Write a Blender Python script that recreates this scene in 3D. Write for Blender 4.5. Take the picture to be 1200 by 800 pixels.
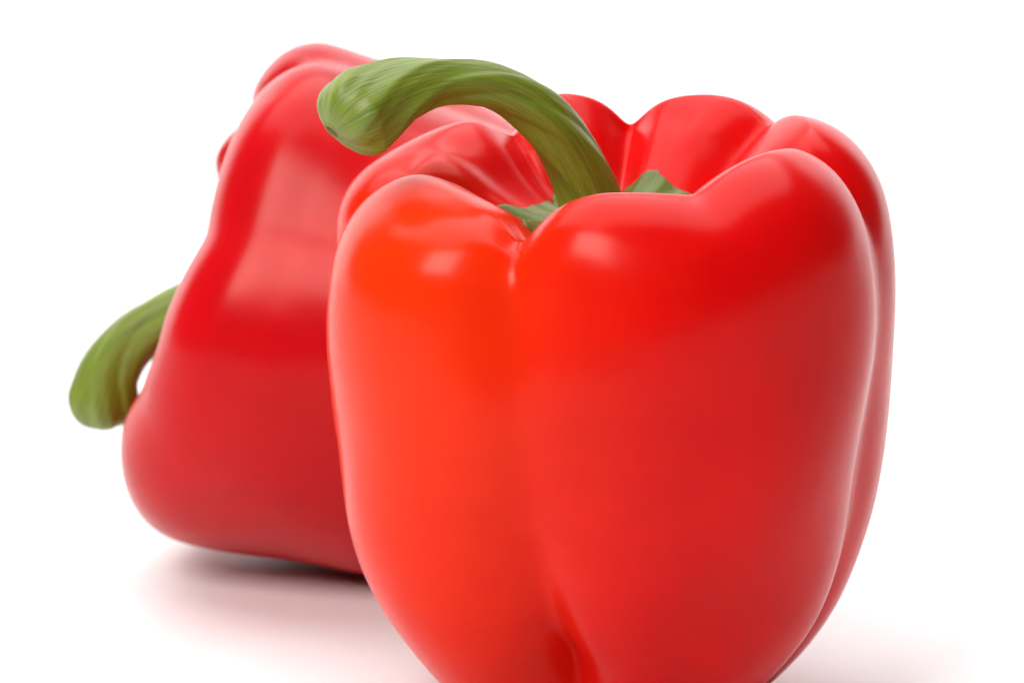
import bpy, math, random
import numpy as np
from mathutils import Vector, Matrix

for o in list(bpy.data.objects):
    bpy.data.objects.remove(o, do_unlink=True)
scn = bpy.context.scene
COL = scn.collection
R = math.radians

# ------------------------------------------------------------------ camera
PITCH = 13.5
AIM = Vector((0.0, 0.0, 0.0605))
DIST = 0.80
cam_d = bpy.data.cameras.new('camera')
cam = bpy.data.objects.new('camera', cam_d)
COL.objects.link(cam)
cam.location = AIM + DIST * Vector((0, -math.cos(R(PITCH)), math.sin(R(PITCH))))
cam.rotation_euler = (R(90 - PITCH), 0, 0)
cam_d.sensor_width = 36
cam_d.lens = 176
cam_d.clip_start = 0.02
cam_d.clip_end = 50
cam_d.dof.use_dof = True
cam_d.dof.focus_distance = 0.77
cam_d.dof.aperture_fstop = 30
scn.camera = cam
scn.render.resolution_x, scn.render.resolution_y = 1024, 682

# ------------------------------------------------------------------ world + studio lamps
w = bpy.data.worlds.new('World')
scn.world = w
w.use_nodes = True
w.node_tree.nodes['Background'].inputs[0].default_value = (1, 1, 1, 1)
w.node_tree.nodes['Background'].inputs[1].default_value = 0.03


def area(name, loc, target, sx, sy, radiance, col=(1, 1, 1)):
    d = bpy.data.lights.new(name, 'AREA')
    d.shape = 'RECTANGLE'
    d.size, d.size_y = sx, sy
    d.energy = radiance * math.pi * sx * sy
    d.color = col
    o = bpy.data.objects.new(name, d)
    COL.objects.link(o)
    o.location = loc
    o.rotation_euler = (Vector(target) - Vector(loc)).to_track_quat('-Z', 'Y').to_euler()
    return o


# big overhead softbox, a front-left softbox above the camera, and two strips that wash the backdrop
area('overhead_softbox', (-0.15, 0.35, 1.30), (0, 0.10, 0), 1.7, 1.4, 3.5)
area('front_softbox', (-0.70, -0.98, 1.12), (0, 0, 0.07), 0.70, 0.66, 15.5, (1, 0.98, 0.95))
area('backdrop_lamp_west', (-1.2, 0.70, 0.9), (-1.15, 1.6, 0.6), 0.35, 0.9, 19.0)
area('backdrop_lamp_east', (1.2, 0.70, 0.9), (1.15, 1.6, 0.6), 0.35, 0.9, 19.0)

scn.view_settings.view_transform = 'Standard'
scn.view_settings.look = 'None'
scn.view_settings.gamma = 1
scn.view_settings.exposure = 0.0
scn.view_settings.use_curve_mapping = False


# ------------------------------------------------------------------ material helpers
class NT:
    def __init__(s, name):
        s.m = bpy.data.materials.new(name)
        s.m.use_nodes = True
        s.t = s.m.node_tree
        s.b = s.t.nodes['Principled BSDF']

    def n(s, typ, **kw):
        nd = s.t.nodes.new(typ)
        for k, v in kw.items():
            if k.startswith('_'):
                setattr(nd, k[1:], v)
            else:
                key = int(k[1:]) if k[0] == 'i' and k[1:].isdigit() else k.replace('__', ' ')
                if isinstance(v, bpy.types.NodeSocket):
                    s.t.links.new(v, nd.inputs[key])
                else:
                    nd.inputs[key].default_value = v
        return nd

    def link(s, a, b):
        s.t.links.new(a, b)

    def noise(s, vec, scale, detail=2, rough=0.5):
        return s.n('ShaderNodeTexNoise', Vector=vec, Scale=scale, Detail=detail, Roughness=rough).outputs['Fac']

    def ramp(s, fac, stops):
        r = s.n('ShaderNodeValToRGB', Fac=fac)
        e = r.color_ramp.elements
        while len(e) < len(stops):
            e.new(0.5)
        for q, (p, c) in zip(e, stops):
            q.position = p
            q.color = c if len(c) == 4 else (*c, 1)
        return r.outputs['Color']

    def mix(s, fac, a, b, mode='MIX'):
        m = s.n('ShaderNodeMix', _data_type='RGBA', _blend_type=mode)
        for key, v in ((0, fac), (6, a), (7, b)):
            if isinstance(v, bpy.types.NodeSocket):
                s.link(v, m.inputs[key])
            else:
                m.inputs[key].default_value = (*v, 1) if isinstance(v, tuple) and len(v) == 3 else v
        return m.outputs[2]

    def math(s, op, a, b=0.0):
        m = s.n('ShaderNodeMath', _operation=op)
        for k, v in ((0, a), (1, b)):
            if isinstance(v, bpy.types.NodeSocket):
                s.link(v, m.inputs[k])
            else:
                m.inputs[k].default_value = v
        return m.outputs[0]


def skin_material(name, red, deep, orange, rough):
    k = NT(name)
    oc = k.n('ShaderNodeTexCoord').outputs['Object']
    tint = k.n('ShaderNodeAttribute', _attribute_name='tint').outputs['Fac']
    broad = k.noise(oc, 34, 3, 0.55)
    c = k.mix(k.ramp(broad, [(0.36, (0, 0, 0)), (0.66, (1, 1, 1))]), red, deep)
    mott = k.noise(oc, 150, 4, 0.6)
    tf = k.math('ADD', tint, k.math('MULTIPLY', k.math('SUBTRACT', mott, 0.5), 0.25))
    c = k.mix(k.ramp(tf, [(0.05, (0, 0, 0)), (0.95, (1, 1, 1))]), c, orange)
    # faint pale lenticel specks
    v = k.n('ShaderNodeTexVoronoi', Vector=oc, Scale=95)
    sp = k.ramp(v.outputs['Distance'], [(0.0, (1, 1, 1)), (0.035, (0, 0, 0))])
    pick = k.ramp(k.n('ShaderNodeSeparateColor', i0=v.outputs['Color']).outputs[0], [(0.80, (0, 0, 0)), (0.84, (1, 1, 1))])
    spk = k.mix(1.0, sp, pick, 'MULTIPLY')
    spf = k.math('MULTIPLY', spk, 0.55)
    c = k.mix(spf, c, (0.85, 0.35, 0.22))
    k.link(c, k.b.inputs['Base Color'])
    rr = k.math('ADD', k.math('MULTIPLY', k.noise(oc, 60, 3), 0.08), rough - 0.04)
    k.link(rr, k.b.inputs['Roughness'])
    k.b.inputs['IOR'].default_value = 1.40
    k.b.inputs['Specular IOR Level'].default_value = 0.29
    k.b.inputs['Specular Tint'].default_value = (1.0, 0.70, 0.64, 1)
    k.b.inputs['Subsurface Weight'].default_value = 0.25
    k.b.inputs['Subsurface Radius'].default_value = (1.0, 0.12, 0.05)
    k.b.inputs['Subsurface Scale'].default_value = 0.003
    bump_h = k.math('ADD', k.math('MULTIPLY', k.noise(oc, 45, 2), 1.0), k.math('MULTIPLY', k.noise(oc, 420, 3), 0.03))
    bump_h = k.math('ADD', bump_h, k.math('MULTIPLY', spk, 0.05))
    bp = k.n('ShaderNodeBump', Strength=0.35, Distance=0.0012, Height=bump_h)
    k.link(bp.outputs[0], k.b.inputs['Normal'])
    return k.m


def stem_material(name, gain=1.0):
    k = NT(name)
    oc = k.n('ShaderNodeTexCoord').outputs['Object']
    sw = k.n('ShaderNodeAttribute', _attribute_name='swirl').outputs['Vector']
    st = k.n('ShaderNodeVectorMath', _operation='MULTIPLY', i0=sw, i1=(1, 1, 0.10)).outputs[0]
    fib = k.noise(st, 3.2, 4, 0.6)
    fib2 = k.noise(k.n('ShaderNodeVectorMath', _operation='MULTIPLY', i0=sw, i1=(1, 1, 0.035)).outputs[0], 27, 2, 0.5)
    patch = k.noise(oc, 120, 3, 0.6)
    c = k.ramp(fib, [(0.30, (0.125, 0.180, 0.008)), (0.48, (0.160, 0.218, 0.011)), (0.62, (0.200, 0.258, 0.020)), (0.78, (0.24, 0.31, 0.030))])
    c = k.mix(k.ramp(fib2, [(0.56, (0, 0, 0)), (0.60, (0.4, 0.4, 0.4))]), c, (0.30, 0.37, 0.055))
    c = k.mix(k.ramp(fib2, [(0.38, (0.65, 0.65, 0.65)), (0.42, (0, 0, 0))]), c, (0.10, 0.14, 0.012))
    c = k.mix(k.ramp(patch, [(0.45, (0, 0, 0)), (0.72, (0.5, 0.5, 0.5))]), c, (0.20, 0.29, 0.02))
    end = k.n('ShaderNodeAttribute', _attribute_name='endtint').outputs['Fac']
    c = k.mix(end, c, (0.19, 0.15, 0.035))
    c = k.mix(1.0, c, (gain, gain, gain), 'MULTIPLY')
    k.link(c, k.b.inputs['Base Color'])
    k.b.inputs['Roughness'].default_value = 0.42
    k.b.inputs['Subsurface Weight'].default_value = 0.12
    k.b.inputs['Subsurface Radius'].default_value = (0.5, 1.0, 0.15)
    k.b.inputs['Subsurface Scale'].default_value = 0.0015
    h = k.math('ADD', k.math('MULTIPLY', fib, 0.4), k.math('MULTIPLY', fib2, 0.5))
    bp = k.n('ShaderNodeBump', Strength=0.35, Distance=0.0006, Height=h)
    k.link(bp.outputs[0], k.b.inputs['Normal'])
    return k.m


def sweep_material():
    k = NT('white_paper')
    oc = k.n('ShaderNodeTexCoord').outputs['Object']
    c = k.mix(k.noise(oc, 60, 4), (0.85, 0.85, 0.85), (0.87, 0.87, 0.87))
    k.link(c, k.b.inputs['Base Color'])
    k.b.inputs['Roughness'].default_value = 0.55
    bp = k.n('ShaderNodeBump', Strength=0.1, Distance=0.0003, Height=k.noise(oc, 900, 2))
    k.link(bp.outputs[0], k.b.inputs['Normal'])
    return k.m


# ------------------------------------------------------------------ the white sweep (table top running up into the backdrop)
def build_sweep():
    prof = [(-0.95, 0.0), (0.9, 0.0)]
    for i in range(1, 25):
        a = R(90) * i / 24
        prof.append((0.9 + 0.6 * math.sin(a), 0.6 - 0.6 * math.cos(a)))
    prof.append((1.5, 1.7))
    xs = (-1.7, 1.7)
    V = [(x, y, z) for (y, z) in prof for x in xs]
    F = [(2 * i, 2 * i + 1, 2 * i + 3, 2 * i + 2) for i in range(len(prof) - 1)]
    me = bpy.data.meshes.new('white_sweep')
    me.from_pydata(V, [], F)
    me.materials.append(sweep_material())
    for p in me.polygons:
        p.use_smooth = True
    o = bpy.data.objects.new('white_sweep', me)
    o['kind'] = 'structure'
    o['label'] = 'seamless white paper sweep under and behind the peppers'
    COL.objects.link(o)


build_sweep()


# ------------------------------------------------------------------ pepper builder
def pkey(phi, keys):
    """periodic smooth interpolation of (degree, value) keys"""
    ks = sorted(keys)
    d = np.array([k[0] for k in ks], float)
    v = np.array([k[1] for k in ks], float)
    n = len(d)
    x = (np.degrees(phi) - d[0]) % 360
    dd = np.append(d - d[0], 360.0)
    vv = np.append(v, v[0])
    i = np.clip(np.searchsorted(dd, x, 'right') - 1, 0, n - 1)
    f = (x - dd[i]) / (dd[i + 1] - dd[i])
    f = f * f * (3 - 2 * f)
    return vv[i] * (1 - f) + vv[i + 1] * f


def catmull(P, n):
    P = np.array(P, float)
    A = np.vstack([2 * P[0] - P[1], P, 2 * P[-1] - P[-2]])
    seg = len(P) - 1
    u = np.linspace(0, seg, n)
    i = np.minimum(u.astype(int), seg - 1)
    f = (u - i)[:, None]
    p0, p1, p2, p3 = A[i], A[i + 1], A[i + 2], A[i + 3]
    return 0.5 * (2 * p1 + (p2 - p0) * f + (2 * p0 - 5 * p1 + 4 * p2 - p3) * f ** 2 + (3 * p1 - p0 - 3 * p2 + p3) * f ** 3)


class Body:
    """profile rows: rho, z, weight at rim, on the side, at the base;  grooves: degree, depth at rim / side / base, width"""

    def __init__(s, profile, grooves, rad, high, bumps=(), lean=(0, 0)):
        s.rows = catmull(profile, 400)
        s.seg = len(profile) - 1
        s.grooves, s.rad, s.high, s.bumps, s.lean = grooves, rad, high, bumps, lean
        s.zmax = max(r[1] for r in profile)

    def point(s, t, phi, off=0.0):
        """t in control-row units (0 = calyx centre), phi in radians from the front; arrays broadcast"""
        t, phi = np.broadcast_arrays(np.asarray(t, float), np.asarray(phi, float))
        u = np.clip(t / s.seg, 0, 1) * 399
        i = np.minimum(u.astype(int), 398)
        f = u - i
        row = s.rows[i] * (1 - f)[..., None] + s.rows[i + 1] * f[..., None]
        ia, ib = np.maximum(i - 4, 0), np.minimum(i + 5, 399)
        tg = s.rows[ib] - s.rows[ia]
        L = np.hypot(tg[..., 0], tg[..., 1]) + 1e-9
        nr, nz = -tg[..., 1] / L, tg[..., 0] / L
        rho, z = row[..., 0], row[..., 1]
        D = 0.0
        for (deg, dt, dm, db, wd, drift) in s.grooves:
            # a groove wanders a little on its way down
            wob = np.radians(deg + drift * z / s.zmax) + 0.03 * np.sin(z * 60 + deg)
            dl = (phi - wob + np.pi) % (2 * np.pi) - np.pi
            sh = 0.05 + 0.04 * row[..., 3]
            g = np.exp(-(np.sqrt(dl ** 2 + sh ** 2) - sh) / (wd * (0.55 + 0.45 * row[..., 3] + 0.25 * row[..., 4])))
            D = D + g * (dt * row[..., 2] + dm * row[..., 3] + db * row[..., 4])
        D = np.minimum(D, 0.02)
        for (bt, bdeg, st, sd, amp) in s.bumps:
            dl = (phi - R(bdeg) + np.pi) % (2 * np.pi) - np.pi
            D = D - amp * np.exp(-((t - bt) / st) ** 2 - (dl / R(sd)) ** 2)
        fade = np.clip(rho / 0.012, 0, 1)
        D = D * fade
        k = pkey(phi, s.rad)
        k = 1 + (k - 1) * fade
        rr = np.maximum(rho * k + nr * (off - D), 0.0)
        zz = z + nz * (off - D)
        hz = np.clip((z / s.zmax - 0.35) / 0.65, 0, 1)
        zz = zz + pkey(phi, s.high) * hz * hz * (3 - 2 * hz) * np.clip(rho / 0.03, 0, 1) ** 1.5
        # fine organic unevenness
        X, Y = rr * np.sin(phi), -rr * np.cos(phi)
        wv = 0.00035 * (np.sin(3 * phi + z * 130 + 1.1) + np.sin(5 * phi - z * 170 + .4)) * fade
        rr = rr + nr * wv
        zz = zz + nz * wv
        hzz = zz / s.zmax
        return np.stack([rr * np.sin(phi) + s.lean[0] * hzz, -rr * np.cos(phi) + s.lean[1] * hzz, zz], -1)

    def mesh(s, name, mat, tint, nu=420, nv=230):
        ph = np.linspace(-np.pi, np.pi, nu, endpoint=False)
        t = np.linspace(0, s.seg, nv)
        t = t[1:-1]
        P = s.point(t[:, None], ph[None, :])
        n = len(t)
        top = s.point(np.array(0.0), np.array(0.0))
        bot = s.point(np.array(float(s.seg)), np.array(0.0))
        V = np.vstack([P.reshape(-1, 3), top[None], bot[None]])
        F = []
        for a in range(n - 1):
            for b in range(nu):
                c = (b + 1) % nu
                F.append((a * nu + b, (a + 1) * nu + b, (a + 1) * nu + c, a * nu + c))
        T, B = n * nu, n * nu + 1
        for b in range(nu):
            c = (b + 1) % nu
            F.append((T, b, c))
            F.append((B, (n - 1) * nu + c, (n - 1) * nu + b))
        me = bpy.data.meshes.new(name)
        me.from_pydata(V.tolist(), [], F)
        me.polygons.foreach_set('use_smooth', [True] * len(F))
        at = me.attributes.new('tint', 'FLOAT', 'POINT')
        tt, pp = np.meshgrid(t, ph, indexing='ij')
        tv = np.concatenate([tint(tt, pp).ravel(), [0, 0]])
        at.data.foreach_set('value', tv.astype(np.float32))
        me.materials.append(mat)
        return me


def tube_mesh(name, path, mat, ridges=5, nu=72, nv=150, seed=1, cap_dir=None):
    """path rows: x, y, z, radius. A ridged fleshy stem; the far end closes as a rounded, cut, slightly hollow face"""
    C = catmull(path, nv)
    rng = np.random.RandomState(seed)
    ph = np.linspace(0, 2 * np.pi, nu, endpoint=False)
    pos, rad = C[:, :3], C[:, 3]
    tan = np.gradient(pos, axis=0)
    tan /= np.linalg.norm(tan, axis=1)[:, None]
    nrm = np.array([0, -1.0, 0])
    off = rng.rand(4) * 6.28
    V, A, E = [], [], []
    s = 0.0

    def ring(c, tg, r, v, endf, shrink=1.0):
        nonlocal nrm
        nrm = nrm - tg * nrm.dot(tg)
        nrm /= np.linalg.norm(nrm)
        bn = np.cross(tg, nrm)
        tw = ph + v * 0.7
        q = 1 + (0.055 * np.cos(ridges * tw + off[0]) + 0.014 * np.cos(3 * tw + off[1] + v) + 0.016 * np.cos(11 * tw + off[2]) + 0.010 * np.cos(17 * tw + off[3] + v)) * shrink
        rr = r * q
        for j in range(nu):
            p = c + rr[j] * (np.cos(ph[j]) * nrm + np.sin(ph[j]) * bn)
            V.append(p.tolist())
            A.append((math.cos(ph[j]), math.sin(ph[j]), v))
            E.append(endf)
    for i in range(nv):
        if i:
            s += np.linalg.norm(pos[i] - pos[i - 1])
        ring(pos[i], tan[i], rad[i], s / 0.010, 0.0)
    # rounded end, then the dry cut face
    tg = tan[-1] if cap_dir is None else (np.array(cap_dir, float) / np.linalg.norm(cap_dir))
    r0, c0 = rad[-1], pos[-1]
    m = 16
    cc = np.array(c0)
    for k in range(1, m + 1):
        a = R(90) * k / m
        d = tan[-1] * (1 - k / m) + tg * (k / m)
        d /= np.linalg.norm(d)
        step = r0 * 0.88 * (math.sin(a) - math.sin(R(90) * (k - 1) / m))
        cc = cc + d * step
        rr = r0 * max(math.cos(a), 0.0) ** 0.85 if k < m - 1 else r0 * (0.24 if k == m - 1 else 0.20)
        ring(cc, d, rr, (s + r0 * a) / 0.010, 0.25 * (k / m) ** 3, 1)
    ce = cc
    for f, dz, ef in ((0.85, -0.04, 0.9), (0.6, -0.12, 1.0), (0.3, -0.16, 0.9)):
        ring(ce + tg * r0 * dz, tg, rr * f, s / 0.010 + 1, ef, 0.6)
    V.append((ce - tg * r0 * 0.17).tolist())
    A.append((0, 0, 0))
    E.append(0.8)
    nr = (len(V) - 1) // nu
    F = []
    for a in range(nr - 1):
        for b in range(nu):
            c = (b + 1) % nu
            F.append((a * nu + b, a * nu + c, (a + 1) * nu + c, (a + 1) * nu + b))
    for b in range(nu):
        F.append(((nr - 1) * nu + b, (nr - 1) * nu + (b + 1) % nu, len(V) - 1))
    me = bpy.data.meshes.new(name)
    me.from_pydata(V, [], F)
    me.polygons.foreach_set('use_smooth', [True] * len(F))
    at = me.attributes.new('swirl', 'FLOAT_VECTOR', 'POINT')
    at.data.foreach_set('vector', np.array(A, np.float32).ravel())
    at = me.attributes.new('endtint', 'FLOAT', 'POINT')
    at.data.foreach_set('value', np.array(E, np.float32))
    me.materials.append(mat)
    return me


def calyx_mesh(name, body, reach, teeth, mat, lift=0.0011, nu=240, nv=26):
    """green collar hugging the hollow of the body: reach = control-row units, teeth = (degree, extra reach, width, upward curl)"""
    ph = np.linspace(-np.pi, np.pi, nu, endpoint=False)
    ext = np.full(nu, reach) + 0.03 * np.sin(9 * ph + 1) + 0.025 * np.sin(14 * ph)
    curl = np.zeros(nu)
    for (deg, e, wd, cu) in teeth:
        dl = np.abs((ph - R(deg) + np.pi) % (2 * np.pi) - np.pi)
        g = np.clip(1 - dl / R(wd), 0, 1) ** 2.1
        ext += e * g
        curl += cu * g
    V, A, E = [], [], []
    fs = np.linspace(0.25, 1, nv)
    for f in fs:
        th = lift * (1 - 0.75 * f ** 3)
        P = body.point(ext * f, ph, th)
        P[:, 2] += curl * f ** 4 + 0.0010 * np.exp(-f * 4)
        P[:, 2] += 0.00025 * np.sin(24 * ph + 5 * f) * f
        V += P.tolist()
        A += [(2.2 * math.cos(p), 2.2 * math.sin(p), f * 2.0) for p in ph]
        E += [0.0 if f < 0.93 else 0.35 * (f - 0.93) / 0.07] * nu
    # turned-under lip
    for d in (0.4, -0.4):
        P = body.point(ext * (1 + 0.004 * d), ph, lift * 0.25 * d)
        P[:, 2] += curl * (0.94 if d > 0 else 0.7)
        V += P.tolist()
        A += [(2.2 * math.cos(p), 2.2 * math.sin(p), 2.0) for p in ph]
        E += [0.3] * nu
    nr = len(V) // nu
    F = []
    for a in range(nr - 1):
        for b in range(nu):
            c = (b + 1) % nu
            F.append((a * nu + b, (a + 1) * nu + b, (a + 1) * nu + c, a * nu + c))
    me = bpy.data.meshes.new(name)
    me.from_pydata(V, [], F)
    me.polygons.foreach_set('use_smooth', [True] * len(F))
    at = me.attributes.new('swirl', 'FLOAT_VECTOR', 'POINT')
    at.data.foreach_set('vector', np.array(A, np.float32).ravel())
    at = me.attributes.new('endtint', 'FLOAT', 'POINT')
    at.data.foreach_set('value', np.array(E, np.float32))
    me.materials.append(mat)
    return me


def part(name, me, parent):
    o = bpy.data.objects.new(name, me)
    COL.objects.link(o)
    o.parent = parent
    return o


def rest_on_floor(root, bodyobj, M, sink=0.0004):
    co = np.array([M @ v.co for v in bodyobj.data.vertices])
    M2 = Matrix.Translation((0, 0, -co[:, 2].min() - sink)) @ M
    root.matrix_world = M2
    return M2


stem_mat = stem_material('green_stem', 0.86)
calyx_mat = stem_material('green_calyx', 0.62)

# ------------------------------------------------------------------ the upright pepper
PROF_F = [
    # rho,   z,      rim, side, base
    (0.0000, 0.0810, 0.0, 0.0, 0.0),
    (0.0070, 0.0810, 0.1, 0.0, 0.0),
    (0.0125, 0.0824, 0.4, 0.0, 0.0),
    (0.0180, 0.0858, 0.8, 0.0, 0.0),
    (0.0240, 0.0905, 1.0, 0.0, 0.0),
    (0.0305, 0.0925, 1.0, 0.0, 0.0),
    (0.0375, 0.0895, 0.85, 0.2, 0.0),
    (0.0425, 0.0830, 0.45, 0.6, 0.0),
    (0.0448, 0.0735, 0.1, 1.0, 0.0),
    (0.0450, 0.0600, 0.0, 1.0, 0.0),
    (0.0438, 0.0450, 0.0, 1.0, 0.0),
    (0.0414, 0.0310, 0.0, 0.8, 0.3),
    (0.0370, 0.0185, 0.0, 0.4, 0.75),
    (0.0294, 0.0080, 0.0, 0.1, 1.0),
    (0.0198, 0.0015, 0.0, 0.0, 0.55),
    (0.0135, 0.0070, 0.0, 0.0, 0.25),
    (0.0070, 0.0145, 0.0, 0.0, 0.0),
    (0.0000, 0.0165, 0.0, 0.0, 0.0),
]
GROOVES_F = [
    # degree, rim, side, base, width, drift towards the rim
    (-15, 0.0080, 0.0062, 0.0120, 0.29, -13),
    (22, 0.0030, 0.0002, 0.0020, 0.36, 0),
    (72, 0.0055, 0.0040, 0.0060, 0.17, 4),
    (125, 0.0045, 0.0025, 0.0050, 0.26, 0),
    (174, 0.0060, 0.0030, 0.0060, 0.24, 0),
    (-145, 0.0050, 0.0025, 0.0050, 0.26, 0),
    (-88, 0.0060, 0.0034, 0.0060, 0.17, 0),
]
body_f = Body(PROF_F, GROOVES_F,
              rad=[(0, 1.0), (54, 1.03), (103, 1.04), (150, 0.94), (-150, 0.94), (-108, 1.06), (-58, 1.075)],
              high=[(0, 0.001), (52, 0.0045), (100, 0.0053), (150, 0.0058), (-165, 0.0055), (-135, 0.003), (-108, -0.001), (-55, -0.0008)],
              bumps=[(5.0, -46, 0.8, 14, -0.0012), (7.0, -108, 1.3, 20, 0.0012),
                     (5.2, -101, 0.55, 9, -0.0016), (4.3, -122, 0.9, 10, 0.0006), (6.2, -33, 0.5, 7, 0.0006), (4.2, 152, 0.7, 9, -0.0008), (4.6, -160, 0.8, 8, 0.0007)])
root_f = bpy.data.objects.new('bell_pepper', None)
COL.objects.link(root_f)
root_f.empty_display_size = 0.02
root_f['label'] = 'glossy red bell pepper standing upright, its green stem curving over to one side'
root_f['category'] = 'bell pepper'
root_f['group'] = 'red bell peppers'


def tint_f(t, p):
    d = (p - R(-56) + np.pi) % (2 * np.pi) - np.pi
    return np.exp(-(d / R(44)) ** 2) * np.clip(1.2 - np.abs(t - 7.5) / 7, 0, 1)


skin_f = skin_material('red_skin', (0.66, 0.0030, 0.0030), (0.57, 0.0022, 0.0030), (0.80, 0.030, 0.002), 0.24)
bf = part('body', body_f.mesh('pepper_body', skin_f, tint_f), root_f)
part('calyx', calyx_mesh('calyx', body_f, 2.1,
                         [(150, 0.50, 44, 0.0016), (118, 0.40, 26, 0.0006), (-38, 1.3, 40, 0.0), (30, .7, 24, 0), (100, .35, 24, 0.0), (-150, .7, 24, 0), (-95, .8, 24, 0)], calyx_mat), root_f)
part('stem', tube_mesh('stem', [
    (-0.0025, 0.000, 0.0795, 0.0068),
    (-0.0034, 0.000, 0.0840, 0.0052),
    (-0.0058, -0.001, 0.0910, 0.0046),
    (-0.0112, -0.0025, 0.0991, 0.0042),
    (-0.0180, -0.005, 0.1040, 0.0036),
    (-0.0260, -0.008, 0.1058, 0.0036),
    (-0.0325, -0.0107, 0.1050, 0.0049),
    (-0.0392, -0.0136, 0.1022, 0.0069)], stem_mat, seed=3, cap_dir=(-0.62, -0.40, -0.62)), root_f)
rest_on_floor(root_f, bf, Matrix.Translation((0.0160, 0.0, 0.0)))

# ------------------------------------------------------------------ the pepper lying on its side
PROF_R = [
    (0.0000, 0.0680, 0.0, 0.0, 0.0),
    (0.0070, 0.0680, 0.1, 0.0, 0.0),
    (0.0130, 0.0700, 0.4, 0.0, 0.0),
    (0.0190, 0.0750, 0.8, 0.0, 0.0),
    (0.0255, 0.0795, 1.0, 0.0, 0.0),
    (0.0325, 0.0810, 1.0, 0.0, 0.0),
    (0.0395, 0.0780, 0.85, 0.2, 0.0),
    (0.0434, 0.0720, 0.45, 0.6, 0.0),
    (0.0435, 0.0630, 0.1, 1.0, 0.0),
    (0.0419, 0.0500, 0.0, 1.0, 0.0),
    (0.0399, 0.0370, 0.0, 1.0, 0.0),
    (0.0370, 0.0250, 0.0, 0.9, 0.2),
    (0.0320, 0.0140, 0.0, 0.5, 0.6),
    (0.0250, 0.0060, 0.0, 0.1, 1.0),
    (0.0180, 0.0015, 0.0, 0.0, 1.0),
    (0.0110, 0.0020, 0.0, 0.0, 0.9),
    (0.0050, 0.0045, 0.0, 0.0, 0.5),
    (0.0000, 0.0055, 0.0, 0.0, 0.0),
]
GROOVES_R = [
    (27, 0.0016, 0.0002, 0.0010, 0.40, 0),
    (84, 0.0060, 0.0024, 0.0060, 0.20, 0),
    (132, 0.0050, 0.0025, 0.0050, 0.26, 0),
    (180, 0.0060, 0.0030, 0.0060, 0.24, 0),
    (-128, 0.0050, 0.0025, 0.0050, 0.26, 0),
]
body_r = Body(PROF_R, GROOVES_R,
              rad=[(0, 1.035), (30, 1.03), (60, 1.125), (105, 1.10), (150, 1.0), (-150, 1.0), (-90, 0.99), (-45, 1.0)],
              high=[(-22, 0.0020), (-3, 0.0016), (31, -0.0006), (62, 0.0), (105, 0.002), (147, 0.0074), (168, 0.004), (-165, 0.0), (-110, 0.0015), (-70, 0.0030), (-45, 0.0035)],
              bumps=[(10.4, 22, 2.3, 48, 0.0085), (8.2, -88, 2.0, 45, 0.0020)])
root_r = bpy.data.objects.new('bell_pepper', None)
COL.objects.link(root_r)
root_r.empty_display_size = 0.02
root_r['label'] = 'deep red bell pepper lying tipped on its side behind the upright one'
root_r['category'] = 'bell pepper'
root_r['group'] = 'red bell peppers'


def tint_r(t, p):
    return 0.0 * t


skin_r = skin_material('crimson_skin', (0.54, 0.003, 0.006), (0.45, 0.0025, 0.006), (0.75, 0.03, 0.006), 0.25)
br = part('body', body_r.mesh('pepper_body', skin_r, tint_r), root_r)
part('calyx', calyx_mesh('calyx', body_r, 2.1,
                         [(80, 0.9, 26, 0.0), (-35, .8, 26, 0.0), (25, .7, 24, 0), (150, .8, 26, 0.0), (-150, .7, 24, 0), (-95, .8, 24, 0)], calyx_mat), root_r)
# local frame of this pepper: +z along its axis out of the stem end, +x up, -y to the viewer's side
part('stem', tube_mesh('stem', [
    (0.0000, 0.000, 0.0665, 0.0068),
    (-0.0005, 0.000, 0.0710, 0.0056),
    (-0.0030, 0.000, 0.0780, 0.0050),
    (-0.0080, 0.000, 0.0845, 0.0046),
    (-0.0140, 0.000, 0.0897, 0.0047),
    (-0.0205, 0.000, 0.0922, 0.0053),
    (-0.0264, 0.000, 0.0924, 0.0062)], stem_mat, seed=8, cap_dir=(-0.95, 0.1, -0.15)), root_r)
EPS, BETA, ROLL = 16.3, 6.5, 0
Mr = Matrix.Translation((0.0225, 0.0775, 0)) @ Matrix.Rotation(R(-BETA), 4, 'Z') @ Matrix.Rotation(R(-(90 - EPS)), 4, 'Y') @ Matrix.Rotation(R(ROLL), 4, 'Z')
rest_on_floor(root_r, br, Mr)
bpy.context.view_layer.update()
